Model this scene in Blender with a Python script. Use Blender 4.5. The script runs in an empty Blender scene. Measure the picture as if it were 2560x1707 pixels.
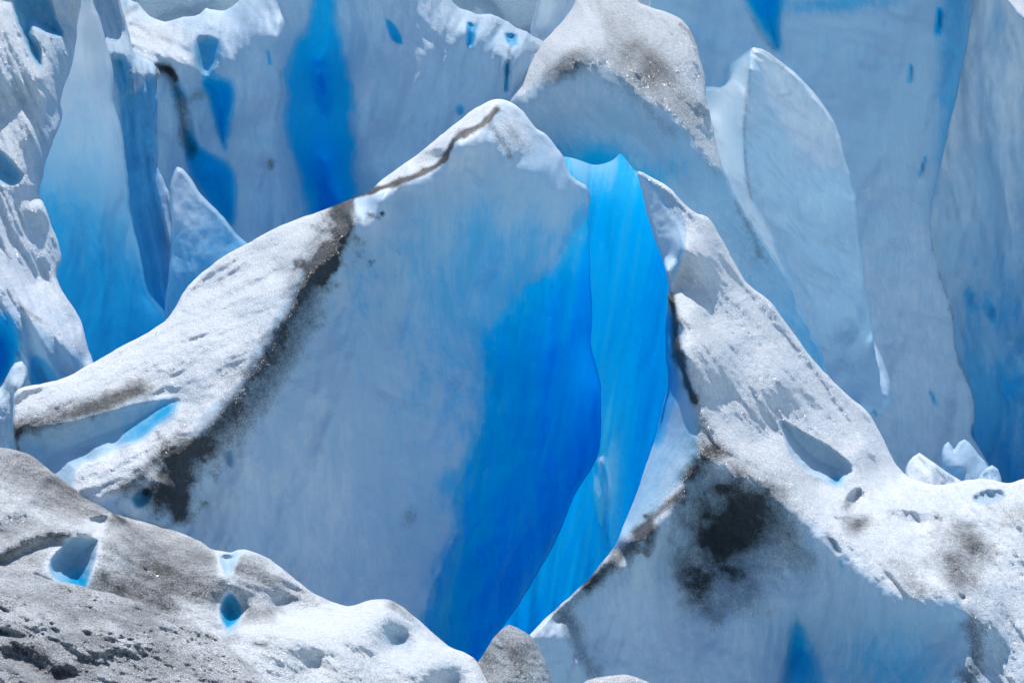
import bpy, math
import numpy as np
from mathutils import Vector

# ------------------------------------------------------------------ camera, sky, sun, exposure
C = bpy.context.scene.collection
sc = bpy.context.scene
LENS = 60.0
PITCH = math.radians(10)
CAM = np.array([0.0, 0.0, 9.0])
cd = bpy.data.cameras.new('camera'); cam = bpy.data.objects.new('camera', cd); C.objects.link(cam)
cam.location = CAM; cam.rotation_euler = (math.pi/2 - PITCH, 0, 0)
cd.lens = LENS; cd.sensor_width = 36; cd.clip_start = 0.5; cd.clip_end = 2000
sc.camera = cam
SUN_EL = math.radians(56); SUN_AZ = math.radians(-5)      # azimuth measured from straight ahead, + = right
w = bpy.data.worlds.new('World'); sc.world = w; w.use_nodes = True
nt = w.node_tree; nt.nodes.clear()
sky = nt.nodes.new('ShaderNodeTexSky'); sky.sky_type = 'NISHITA'; sky.sun_disc = False
sky.sun_elevation = SUN_EL; sky.sun_rotation = SUN_AZ; sky.altitude = 800; sky.air_density = 1.0; sky.dust_density = .3
bg = nt.nodes.new('ShaderNodeBackground'); bg.inputs[1].default_value = 0.122
wo = nt.nodes.new('ShaderNodeOutputWorld')
nt.links.new(sky.outputs[0], bg.inputs[0]); nt.links.new(bg.outputs[0], wo.inputs[0])
sd = bpy.data.lights.new('sun', 'SUN'); sd.energy = 3.9; sd.angle = math.radians(.5); sd.color = (1, .965, .92)
sun = bpy.data.objects.new('sun', sd); C.objects.link(sun)
tosun = Vector((math.sin(SUN_AZ)*math.cos(SUN_EL), math.cos(SUN_AZ)*math.cos(SUN_EL), math.sin(SUN_EL)))
sun.rotation_euler = tosun.to_track_quat('Z', 'Y').to_euler(); sun.location = (0, 60, 60)
sc.view_settings.view_transform = 'Standard'; sc.view_settings.look = 'None'
sc.view_settings.gamma = 1; sc.view_settings.exposure = 0.55
sc.cycles.diffuse_bounces = 6; sc.cycles.sample_clamp_indirect = 4
sc.cycles.use_denoising = True; sc.cycles.denoising_prefilter = 'NONE'

# ------------------------------------------------------------------ helpers
KP = 36.0/LENS/2560.0
FWD = np.array([0, math.cos(PITCH), -math.sin(PITCH)]); UP = np.array([0, math.sin(PITCH), math.cos(PITCH)])
RIGHT = np.array([1.0, 0, 0])
def world(u, v, d):
    a = (u-1280.0)*KP; b = -(v-853.5)*KP
    return CAM + d[..., None]*(FWD + a[..., None]*RIGHT + b[..., None]*UP)

def hash2(ix, iy, seed):
    h = (ix.astype(np.int64)*374761393 + iy.astype(np.int64)*668265263 + seed*1442695041) & 0x7fffffff
    h = ((h ^ (h >> 13))*1274126177) & 0x7fffffff
    h = h ^ (h >> 16)
    return (h & 0xffff)/65535.0
def vnoise(x, y, seed=0):
    ix = np.floor(x); iy = np.floor(y); fx = x-ix; fy = y-iy
    fx = fx*fx*fx*(fx*(fx*6-15)+10); fy = fy*fy*fy*(fy*(fy*6-15)+10)
    a = hash2(ix, iy, seed); b = hash2(ix+1, iy, seed); c = hash2(ix, iy+1, seed); d = hash2(ix+1, iy+1, seed)
    return (a*(1-fx)+b*fx)*(1-fy) + (c*(1-fx)+d*fx)*fy - .5
def fbm(x, y, seed=0, octv=4, gain=.5):
    s = 0; a = 1.0; n = 0
    for k in range(octv):
        s = s + a*vnoise(x+17.3*k, y-9.1*k, seed+k*31); n += a; a *= gain; x = x*2.03; y = y*2.03
    return s/n*2          # about -1..1
def flute(u, v, ang, along, across, seed=0, octv=4, gain=.55):
    """noise stretched along a direction (degrees, 0 = right, 90 = down the picture)"""
    a = math.radians(ang); p = u*math.cos(a)+v*math.sin(a); q = -u*math.sin(a)+v*math.cos(a)
    wq = fbm(p/along*1.3, q/across*.35, seed+77, 2)*.7
    return fbm(p/along, q/across + wq, seed, octv, gain)
def sstep(a, b, x):
    t = np.clip((x-a)/(b-a), 0, 1); return t*t*(3-2*t)
def catmull(pts, step=9, closed=True):
    P = np.array(pts, float); n = len(P); out = []
    rng = range(n if closed else n-1)
    for i in rng:
        if closed: p0, p1, p2, p3 = P[i-1], P[i], P[(i+1) % n], P[(i+2) % n]
        else: p0, p1, p2, p3 = P[max(i-1, 0)], P[i], P[i+1], P[min(i+2, n-1)]
        L = np.linalg.norm((p2-p1)[:2]); m = max(1, int(L/step))
        # centripetal-like: soften overshoot by limiting tangents
        t1 = (p2-p0)*.5; t2 = (p3-p1)*.5
        l1 = np.linalg.norm(t1[:2])+1e-6; l2 = np.linalg.norm(t2[:2])+1e-6
        t1 = t1*min(1, L*1.0/l1); t2 = t2*min(1, L*1.0/l2)
        for k in range(m):
            t = k/m; h = t*t*t; q = t*t
            out.append((2*h-3*q+1)*p1 + (h-2*q+t)*t1 + (-2*h+3*q)*p2 + (h-q)*t2)
    if not closed: out.append(P[-1])
    return np.array(out)
def seg_dist(u, v, pts, closed=True, nearest=False):
    """distance to a polyline (and nearest point); chunked numpy"""
    P = pts.astype(np.float32); Q = np.roll(P, -1, 0) if closed else P[1:]
    if not closed: P = P[:-1]
    shp = u.shape; U = u.ravel().astype(np.float32); V = v.ravel().astype(np.float32)
    D = np.full(U.shape, 1e18, np.float32); NX = np.zeros_like(U); NY = np.zeros_like(U)
    for (px, py), (qx, qy) in zip(P, Q):
        dx = qx-px; dy = qy-py; L = dx*dx+dy*dy+1e-9
        t = np.clip(((U-px)*dx+(V-py)*dy)/L, 0, 1)
        cx = px+t*dx; cy = py+t*dy; e = (U-cx)**2+(V-cy)**2
        m = e < D
        D[m] = e[m]
        if nearest: NX[m] = cx[m]; NY[m] = cy[m]
    D = np.sqrt(D).reshape(shp)
    if nearest: return D, NX.reshape(shp), NY.reshape(shp)
    return D
def inside(u, v, pts):
    P = pts; Q = np.roll(P, -1, 0); r = np.zeros(u.shape, bool)
    for (px, py), (qx, qy) in zip(P, Q):
        if py == qy: continue
        r ^= ((py > v) != (qy > v)) & (u < (qx-px)*(v-py)/(qy-py)+px)
    return r
# ---- soft stamps in surface coordinates
def poly(pts, amt, soft=12, rag=3, smooth=True):
    p = catmull(pts, 14) if smooth else np.array(pts, float)
    def f(u, v):
        d = seg_dist(u, v, p); d = np.where(inside(u, v, p), d, -d)
        if rag: d = d + rag*fbm(u/38., v/60., 5, 4)
        return amt*sstep(-soft*.5, soft*.5 if soft > 0 else .01, d)
    return f
def bowl(pts, amt, soft=60):
    """a hollow: sharp rim, deepening inwards"""
    p = catmull(pts, 12)
    def f(u, v):
        d = seg_dist(u, v, p); d = np.where(inside(u, v, p), d, 0)
        d = np.maximum(d + np.minimum(d, 12)/12.*5*fbm(u/22., v/22., 6, 3), 0)
        return amt*(1-np.exp(-d/soft))
    return f
def line(pts, width, amt, rag=0, seed=3):
    p = catmull(pts, 25, False)
    def f(u, v):
        d = seg_dist(u, v, p, False)
        if rag: d = d*(1+rag*fbm(u/30., v/30., seed, 4))
        return amt*np.exp(-(d/width)**2)
    return f
def blob(u0, v0, ru, rv, ang, amt, rag=0, seed=9):
    a = math.radians(ang)
    def f(u, v):
        x = u-u0; y = v-v0; p = (x*math.cos(a)+y*math.sin(a))/ru; q = (-x*math.sin(a)+y*math.cos(a))/rv
        r = p*p+q*q
        if rag: r = r*(1+rag*fbm(u/45., v/45., seed, 4))
        return amt*np.exp(-r)
    return f
def fl(ang, along, across, amp, mask=None, seed=0, octv=4, gain=.55):
    def f(u, v):
        r = amp*flute(u, v, ang, along, across, seed, octv, gain)
        return r*np.clip(mask(u, v), 0, 1) if mask else r
    return f
def const(a): return lambda u, v: np.full(u.shape, float(a))
def grad(u0, v0, u1, v1, a0, a1):
    def f(u, v):
        t = ((u-u0)*(u1-u0)+(v-v0)*(v1-v0))/((u1-u0)**2+(v1-v0)**2)
        t = np.clip(t, 0, 1); t = t*t*(3-2*t)
        return a0+(a1-a0)*t
    return f

# ------------------------------------------------------------------ materials
def ice_material(name, transl=0.0, grain=1.0, scale=1.0):
    m = bpy.data.materials.new(name); m.use_nodes = True; n = m.node_tree; n.nodes.clear(); L = n.links.new
    N = lambda t: n.nodes.new('ShaderNode'+t)
    out = N('OutputMaterial'); tc = N('TexCoord')
    at = {}
    for a in ('dirt', 'ice', 'rough'):
        q = N('Attribute'); q.attribute_name = a; q.attribute_type = 'GEOMETRY'; at[a] = q.outputs['Fac']
    def math_(op, a, b=None, clamp=False):
        q = N('Math'); q.operation = op; q.use_clamp = clamp
        for i, x in enumerate((a, b)):
            if x is None: continue
            if isinstance(x, (int, float)): q.inputs[i].default_value = x
            else: L(x, q.inputs[i])
        return q.outputs[0]
    def noise(s, det=4, rough=.6, vec=None):
        q = N('TexNoise'); q.inputs['Scale'].default_value = s; q.inputs['Detail'].default_value = det; q.inputs['Roughness'].default_value = rough
        L(vec or tc.outputs['Object'], q.inputs['Vector']); return q.outputs['Fac']
    n_lo = noise(.9, 5, .6); n_mid = noise(7, 5, .65); n_hi = noise(26/scale, 3, .7); n_sp = noise(55/scale, 2, .8)
    # streaky veins that run down the ice
    mp = N('Mapping'); mp.inputs['Scale'].default_value = (3.2, 3.2, .35); L(tc.outputs['Object'], mp.inputs[0])
    n_st = noise(1.3, 6, .6, mp.outputs[0])
    # ice colour: bubbly white -> pale -> azure -> deep blue
    icev = math_('ADD', at['ice'], math_('MULTIPLY', math_('SUBTRACT', n_lo, .5), .18))
    mp2 = N('Mapping'); mp2.inputs['Scale'].default_value = (9, 9, 2.2); mp2.inputs['Rotation'].default_value = (.2, .35, 0); L(tc.outputs['Object'], mp2.inputs[0])
    n_s2 = noise(1.6, 7, .68, mp2.outputs[0])
    icev = math_('ADD', icev, math_('MULTIPLY', math_('SUBTRACT', n_s2, .5), .16))
    icev = math_('ADD', icev, math_('MULTIPLY', math_('SUBTRACT', n_st, .5), .22), True)
    cr = N('ValToRGB'); e = cr.color_ramp.elements; cr.color_ramp.interpolation = 'EASE'
    e[0].position = 0; e[0].color = (.84, .865, .885, 1)
    e[1].position = 1; e[1].color = (.0, .21, .76, 1)
    for p, c in ((.2, (.52, .67, .79, 1)), (.42, (.18, .52, .77, 1)), (.6, (.02, .46, .84, 1)), (.8, (.0, .39, .86, 1))):
        x = e.new(p); x.color = c
    L(icev, cr.inputs[0])
    # dirt: grit that breaks up into specks
    gr = math_('ADD', math_('MULTIPLY', n_sp, .55), math_('ADD', math_('MULTIPLY', n_hi, .40), math_('MULTIPLY', n_mid, .25)))
    gn = math_('MULTIPLY', math_('SUBTRACT', gr, .6), -2.3)
    at['dirt'] = math_('ADD', at['dirt'], math_('MULTIPLY', math_('SUBTRACT', at['rough'], .3, True), .09))
    dv = math_('ADD', math_('SUBTRACT', math_('MULTIPLY', at['dirt'], 1.35), .1), gn, True)
    dv = math_('MULTIPLY', dv, math_('MULTIPLY', at['dirt'], 4.0, True))
    dv = math_('MULTIPLY', dv, .95)
    dc = N('ValToRGB'); e = dc.color_ramp.elements; e[0].position = .35; e[0].color = (.020, .021, .022, 1); e[1].position = .7; e[1].color = (.048, .048, .047, 1)
    L(n_mid, dc.inputs[0])
    grn = math_('ADD', math_('MULTIPLY', math_('SUBTRACT', n_hi, .5), math_('MULTIPLY', at['rough'], 1.5)), 1.0)
    grn = math_('ADD', grn, math_('MULTIPLY', math_('SUBTRACT', n_mid, .5), math_('MULTIPLY', at['rough'], .45)))
    gmx = N('VectorMath'); gmx.operation = 'SCALE'; L(cr.outputs[0], gmx.inputs[0]); L(grn, gmx.inputs['Scale'])
    mix = N('MixRGB'); L(dv, mix.inputs[0]); L(gmx.outputs[0], mix.inputs[1]); L(dc.outputs[0], mix.inputs[2])
    # bump
    b1 = N('Bump'); b1.inputs['Distance'].default_value = .12*grain; L(n_mid, b1.inputs['Height']); L(math_('MULTIPLY', at['rough'], .55), b1.inputs['Strength'])
    b2 = N('Bump'); b2.inputs['Distance'].default_value = .08*grain; L(n_hi, b2.inputs['Height']); L(math_('MULTIPLY', at['rough'], .9), b2.inputs['Strength']); L(b1.outputs[0], b2.inputs['Normal'])
    p = N('BsdfPrincipled'); L(mix.outputs[0], p.inputs['Base Color']); L(b2.outputs[0], p.inputs['Normal'])
    p.inputs['IOR'].default_value = 1.31; p.inputs['Specular IOR Level'].default_value = .3
    L(math_('ADD', math_('MULTIPLY', at['rough'], .25), .42), p.inputs['Roughness'])
    sh = p.outputs[0]
    if True:
        t = N('BsdfTranslucent'); 
        c2 = N('ValToRGB'); e = c2.color_ramp.elements; c2.color_ramp.interpolation = 'EASE'
        e[0].position = 0; e[0].color = (.86, .90, .92, 1); e[1].position = 1; e[1].color = (.0, .36, .88, 1)
        for q_, c in ((.2, (.64, .82, .90, 1)), (.42, (.12, .70, .92, 1)), (.6, (.0, .66, .95, 1)), (.8, (.0, .55, .94, 1))):
            x = e.new(q_); x.color = c
        L(icev, c2.inputs[0]); gmm = N('MixRGB'); L(dv, gmm.inputs[0]); L(c2.outputs[0], gmm.inputs[1]); L(dc.outputs[0], gmm.inputs[2]); L(gmm.outputs[0], t.inputs[0]); L(b1.outputs[0], t.inputs['Normal'])
        ms = N('MixShader'); L(math_('ADD', math_('MULTIPLY', at['ice'], .45), transl, True), ms.inputs[0]); L(sh, ms.inputs[1]); L(t.outputs[0], ms.inputs[2]); sh = ms.outputs[0]
    # crystal glitter: every grain tilts its own way
    vo = N('TexVoronoi'); vo.inputs['Scale'].default_value = 44/scale; L(tc.outputs['Object'], vo.inputs['Vector'])
    vs = N('VectorMath'); vs.operation = 'SUBTRACT'; L(vo.outputs['Color'], vs.inputs[0]); vs.inputs[1].default_value = (.5, .5, .5)
    vm = N('VectorMath'); vm.operation = 'SCALE'; L(vs.outputs[0], vm.inputs[0]); vm.inputs['Scale'].default_value = 1.7
    geo = N('NewGeometry')
    va = N('VectorMath'); va.operation = 'ADD'; L(b2.outputs[0], va.inputs[0]); L(vm.outputs[0], va.inputs[1])
    vn = N('VectorMath'); vn.operation = 'NORMALIZE'; L(va.outputs[0], vn.inputs[0])
    g = N('BsdfGlossy'); g.inputs['Roughness'].default_value = .22; g.inputs['Color'].default_value = (1, 1, 1, 1); L(vn.outputs[0], g.inputs['Normal'])
    gm = N('MixShader'); L(math_('MULTIPLY', math_('SUBTRACT', at['rough'], .25), .075, True), gm.inputs[0]); L(sh, gm.inputs[1]); L(g.outputs[0], gm.inputs[2])
    L(gm.outputs[0], out.inputs[0])
    return m
M_SNOW = ice_material('granular_snow_ice', 0.25)
M_FACE = ice_material('glacier_ice', 0.2)
M_THIN = ice_material('translucent_ice', 0.35)
M_GLOW = ice_material('clear_blue_ice', 0.45)
M_VIVID = ice_material('vivid_blue_ice', 0.75)
M_GRIT = ice_material('gritty_snow', 0.0, 1.5, .8)

# ------------------------------------------------------------------ mesh from a surface with a back and real thickness
def tag(o, label=None, cat=None, group=None, kind=None):
    if label: o['label'] = label
    if cat: o['category'] = cat
    if group: o['group'] = group
    if kind: o['kind'] = kind
    return o
def mk_mesh(name, verts, faces, normals, attrs, mat, parent=None):
    me = bpy.data.meshes.new(name)
    used = np.unique(faces); mp = np.full(len(verts), -1); mp[used] = np.arange(len(used))
    vv = verts[used]; ff = mp[faces]
    me.vertices.add(len(vv)); me.vertices.foreach_set('co', vv.astype(np.float32).ravel())
    nf = len(ff); me.loops.add(nf*4); me.loops.foreach_set('vertex_index', ff.astype(np.int32).ravel())
    me.polygons.add(nf); me.polygons.foreach_set('loop_start', np.arange(0, nf*4, 4, dtype=np.int32))
    me.polygons.foreach_set('loop_total', np.full(nf, 4, np.int32))
    me.update(calc_edges=True)
    me.polygons.foreach_set('use_smooth', np.ones(nf, bool))
    for k, a in attrs.items():
        at = me.attributes.new(k, 'FLOAT', 'POINT'); at.data.foreach_set('value', a[used].astype(np.float32))
    if normals is not None:
        me.normals_split_custom_set_from_vertices(normals[used].astype(np.float32))
    me.materials.append(mat)
    o = bpy.data.objects.new(name, me); C.objects.link(o)
    if parent is not None: o.parent = parent
    return o
def rbf(cp, u, v, c=12.0):
    X = cp[:, :2]; n = len(X)
    r = np.sqrt(((X[:, None]-X[None])**2).sum(-1)+c*c)
    A = np.zeros((n+1, n+1)); A[:n, :n] = r; A[:n, n] = 1; A[n, :n] = 1
    A[np.arange(n), np.arange(n)] -= 3.0          # a little smoothing
    s = np.linalg.solve(A, np.append(cp[:, 2], 0))
    out = np.full(u.shape, s[n])
    for i in range(n):
        out += s[i]*np.sqrt((u-X[i, 0])**2+(v-X[i, 1])**2+c*c)
    return out

def body(name, label, cat, outline, ctl=(), lines=(), dep=(), dirt=(), ice=(), rough=(), step=5, R=14, bend=.45, T=3.0, Tl=90,
         mat=None, parts=(), main='ice_body', rim_rag=2.0, group=None, kind=None, seed=0, c=12.0, parent=None, lump=.14, dz=0.0, back=None):
    mat = mat or M_FACE
    ol = catmull(outline, 11)
    # ragged rim
    k = np.arange(len(ol)); ol = ol + rim_rag*np.stack([fbm(ol[:, 0]/23., ol[:, 1]/23., seed+1, 3), fbm(ol[:, 0]/23.+50, ol[:, 1]/23., seed+2, 3)], 1)
    cp = [tuple(p) for p in ctl]
    for ln in lines:
        a = catmull(ln, 38, False); cp += [tuple(p) for p in a]
    cp = np.array(cp, float)
    # drop near-duplicate control points
    keep = []
    for i in range(len(cp)):
        if all((cp[i, 0]-cp[j, 0])**2+(cp[i, 1]-cp[j, 1])**2 > 60 for j in keep): keep.append(i)
    cp = cp[keep]
    u0, v0 = ol.min(0)-step; u1, v1 = ol.max(0)+step
    U, V = np.meshgrid(np.arange(u0, u1+step, step), np.arange(v0, v1+step, step))
    D, NX, NY = seg_dist(U, V, ol, nearest=True); ins = inside(U, V, ol)
    # keep cells with an inside corner; move their outside corners onto the outline
    cell = ins[:-1, :-1] | ins[1:, :-1] | ins[:-1, 1:] | ins[1:, 1:]
    U = np.where(ins, U, NX); V = np.where(ins, V, NY); S = np.where(ins, D, 0)
    dd = rbf(cp, U, V, c)
    for f in dep: dd = dd + f(U, V)
    dd = dd + dz
    dd = dd + fbm(U/90., V/90., seed+11, 5)*lump
    t = np.clip(S/R, 0, 1); dd = dd + bend*(1-np.sqrt(np.clip(1-(1-t)**2, 0, 1)))
    rf = np.full(U.shape, .35)
    for f in rough: rf = rf + f(U, V)
    dd = dd + .06*np.clip(rf-.3, 0, 1)*fbm(U/13., V/8., seed+301, 4, .65)*np.clip(S/12, 0, 1)
    F = world(U, V, dd)
    bd = dd + .03 + T*(1-np.exp(-S/Tl))
    if back: bd = dd + .03 + np.maximum(back+.5*fbm(U/120., V/120., seed+5, 3)-dd, .3)*(1-np.exp(-S/Tl))
    Bk = world(U, V, bd)
    ny, nx = U.shape; idx = np.arange(nx*ny).reshape(ny, nx)
    a, b, c_, d = idx[:-1, :-1], idx[:-1, 1:], idx[1:, 1:], idx[1:, :-1]
    ff = np.stack([a, d, c_, b], -1)[cell]              # facing the camera
    off = nx*ny
    fb = np.stack([a, b, c_, d], -1)[cell]+off
    # rim strip
    from collections import Counter
    e = np.concatenate([ff[:, [0, 1]], ff[:, [1, 2]], ff[:, [2, 3]], ff[:, [3, 0]]])
    key = np.minimum(e[:, 0], e[:, 1])*(off+1)+np.maximum(e[:, 0], e[:, 1])
    uq, inv, cnt = np.unique(key, return_inverse=True, return_counts=True)
    be = e[cnt[inv] == 1]
    fs = np.stack([be[:, 1], be[:, 0], be[:, 0]+off, be[:, 1]+off], -1)
    verts = np.concatenate([F.reshape(-1, 3), Bk.reshape(-1, 3)])
    # vertex normals from all faces
    allf = np.concatenate([ff, fb, fs])
    p0, p1, p2, p3 = (verts[allf[:, i]] for i in range(4))
    fn = np.cross(p2-p0, p3-p1); nrm = np.zeros_like(verts)
    for i in range(4): np.add.at(nrm, allf[:, i], fn)
    nrm /= np.linalg.norm(nrm, axis=1, keepdims=True)+1e-12
    def fld(fs_, base, lo=0, hi=1):
        r = np.full(U.shape, float(base))
        for f in fs_: r = r + f(U, V)
        return np.clip(r, lo, hi)
    def both(x): return np.concatenate([x.ravel(), x.ravel()])
    attrs = {'dirt': both(fld(dirt, 0, -.4, 1.2)), 'ice': both(fld(ice, 0)), 'rough': both(fld(rough, .35, 0, 1.3))}
    if not parts:
        o = mk_mesh(name, verts, allf, nrm, attrs, mat, parent); tag(o, label, cat, group, kind); return o
    root = bpy.data.objects.new(name, None); C.objects.link(root); tag(root, label, cat, group, kind)
    root.location = world(np.array([U[ins].mean()]), np.array([V.max()]), np.array([dd[ins].mean()]))[0]
    root.empty_display_size = 1
    verts = verts - np.array(root.location)
    cu = U.ravel()[ff].mean(1); cv = V.ravel()[ff].mean(1); rest = np.ones(len(ff), bool)
    for pn, pg, pm, pl in parts:
        pp = catmull(pg, 14); jd = seg_dist(cu, cv, pp); jd = np.where(inside(cu, cv, pp), jd, -jd)+4*fbm(cu/20., cv/20., 3, 3)
        sel = rest & (jd > 0); rest &= ~sel
        if sel.sum() < 4: continue
        o = mk_mesh(pn, verts, ff[sel], nrm, attrs, pm or mat, root)
        if pl: o['label'] = pl
    mk_mesh(main, verts, np.concatenate([ff[rest], fb, fs]), nrm, attrs, mat, root)
    return root

# ------------------------------------------------------------------ the setting: ground and far slope
def sheet(name, x0, x1, y0, y1, nx, ny, zf, mat, ice=0.0, rough=.6, dirt=0.0):
    X, Y = np.meshgrid(np.linspace(x0, x1, nx), np.linspace(y0, y1, ny)); Z = zf(X, Y)
    v = np.stack([X, Y, Z], -1).reshape(-1, 3); idx = np.arange(nx*ny).reshape(ny, nx)
    f = np.stack([idx[:-1, :-1], idx[:-1, 1:], idx[1:, 1:], idx[1:, :-1]], -1).reshape(-1, 4)
    at = {'dirt': np.full(len(v), dirt), 'ice': np.full(len(v), ice), 'rough': np.full(len(v), rough)}
    o = mk_mesh(name, v, f, None, at, mat); tag(o, kind='structure'); return o
sheet('ground', -90, 90, 2, 94, 180, 90, lambda X, Y: -6-.14*np.clip(Y-30, 0, 40)+1.0*fbm(X/7., Y/7., 3, 5), M_FACE, .35)
sheet('hills', -110, 110, 92, 116, 420, 110, lambda X, Y: -14+(Y-92)*2.1+5.0*fbm(X/14., Y/9., 8, 6, .6)+1.2*fbm(X/2.5, Y/1.8, 18, 4, .6), M_FACE, .2, .9)

# ------------------------------------------------------------------ far ice walls
body('ice_wall', 'broad shaded ice wall at the back left with a vivid blue alcove and snowy lumpy top', 'ice wall',
  [(290,-60),(310,-15),(345,10),(375,42),(410,54),(470,42),(500,35),(515,22),(560,28),(585,15),(610,-10),(650,-60),(1090,-60),(1130,5),(1180,32),(1205,37),(1225,35),(1270,55),(1305,75),(1345,97),(1372,110),(1420,150),(1430,1500),(260,1500)],
  ctl=[(440,300,61.6),(400,450,61),(500,450,62),(560,300,62.5),(620,200,61),(650,400,60.8),(700,550,60.6),(690,100,60.6),(790,150,65.6),(810,400,67),(850,500,66),(640,320,60),(600,450,60),(920,350,61),(700,420,60.6),(905,250,61.4),(885,200,62),(950,300,61.5),(1000,100,61.8),(1100,300,61.3),(1100,100,62),(1250,200,61.5),(1180,75,62.0),(1290,120,62),(1000,450,60.6),(800,700,60),(1200,500,60),(430,900,59),(1000,900,58.5),(300,900,59),(1420,600,60),(715,-50,62),(820,-50,62.6),(950,-50,62.5),(715,300,61.6),(900,420,61.4),(740,480,61.5)],
  lines=[[(300,-40,66),(345,15,65.5),(410,58,64.6),(500,40,64.4),(560,30,64),(620,-10,63.6)],
         [(300,100,62.6),(340,115,62.2),(390,160,61.4),(430,130,61.7),(455,160,61.2),(490,190,61.1),(510,230,61)],
         [(470,95,62.6),(520,60,62.9),(540,95,62.0),(570,70,62.4),(640,10,62.4)],
         [(1130,8,63.4),(1205,42,63.4),(1270,60,63.4),(1370,115,63.4)]],
  dep=[fl(100,400,70,.6,seed=4),fl(60,160,40,.16,seed=5,octv=5),
       fl(25,120,26,.4,blob(380,110,150,90,20,1.2),seed=6),
       bowl([(490,95),(545,100),(540,160),(512,190),(488,150)],1.2,25),bowl([(512,205),(572,212),(578,262),(566,300),(562,368),(548,330),(532,270)],2.6,30),
       bowl([(470,330),(500,370),(582,430),(580,560),(540,530),(500,470),(470,400)],2.2,30),
       bowl([(780,175),(830,180),(835,240),(815,300),(790,240)],1.0,25),
       bowl([(965,45),(980,55),(1002,90),(1005,108),(980,100)],.5,8),bowl([(1170,55),(1190,60),(1180,118),(1168,115)],.5,8),
       bowl([(1262,85),(1290,88),(1290,110),(1278,118)],.5,10),bowl([(1262,160),(1275,150),(1272,225),(1262,230)],.6,8),bowl([(1145,268),(1158,262),(1155,285),(1143,285)],.4,6),
       line([(700,60),(700,200),(685,400),(720,560)],18,-.35),line([(420,170),(455,260),(480,380),(500,500)],14,.6)],
  dirt=[line([(395,165),(425,175),(440,195)],10,.75,.8),line([(425,180),(450,250),(460,330),(478,380)],17,.55,.9),blob(500,235,20,14,60,.4,.8),line([(700,180),(705,220),(690,300)],8,.22,1),blob(677,412,9,16,0,.6,.6),
        line([(1275,115),(1270,150),(1262,230)],4,.45,.8),blob(1350,125,20,8,-20,.4,.6),line([(340,15),(310,40)],10,.3,.6),blob(950,170,16,70,0,.12)],
  ice=[const(.16),grad(700,0,1350,500,0,.03),poly([(788,-60),(832,-60),(836,60),(862,110),(872,200),(884,300),(884,400),(878,490),(805,545),(780,500),(748,430),(725,370),(712,280),(715,200),(735,110),(775,60)],.42,40,16),
       blob(812,520,55,180,0,.38,.5),blob(805,215,22,55,-8,.35,.5),poly([(490,105),(545,105),(540,165),(515,200),(488,150)],.34,44,9),
       poly([(512,205),(572,212),(578,262),(566,300),(562,368),(548,330),(532,270)],.66,44,9),poly([(470,330),(500,370),(582,430),(580,560),(540,530),(500,470),(470,400)],.55,40),
       poly([(962,45),(980,55),(1002,90),(1008,112),(980,100)],.4,8),poly([(1168,55),(1192,60),(1182,120),(1168,118)],.36,10),poly([(1262,85),(1292,88),(1292,110),(1278,118)],.3,10),line([(1268,165),(1265,225)],5,.4),blob(1150,275,9,14,0,.4),
       line([(670,130),(675,160)],4,.4),blob(380,100,110,60,20,-.15),blob(445,230,22,30,-30,.25)],
  rough=[blob(390,90,140,80,10,.5),line([(1130,8),(1205,42),(1270,60),(1370,115)],30,.4)], step=5, T=6, Tl=200, R=16, bend=.6, rim_rag=5, seed=1,
  parts=[('blue_alcove',[(788,-60),(832,-60),(836,60),(862,110),(872,200),(884,300),(884,400),(878,490),(805,545),(780,500),(748,430),(725,370),(712,280),(715,200),(735,110),(775,60)],None,'smooth blue alcove in the shaded wall'),
         ('snow_crust',[(290,-60),(345,5),(375,38),(410,50),(515,20),(620,-30),(560,80),(530,95),(480,110),(500,180),(510,240),(460,190),(400,165),(330,150),(290,60)],M_SNOW,'lumpy sunlit snow crust')], main='ice_face')

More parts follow.
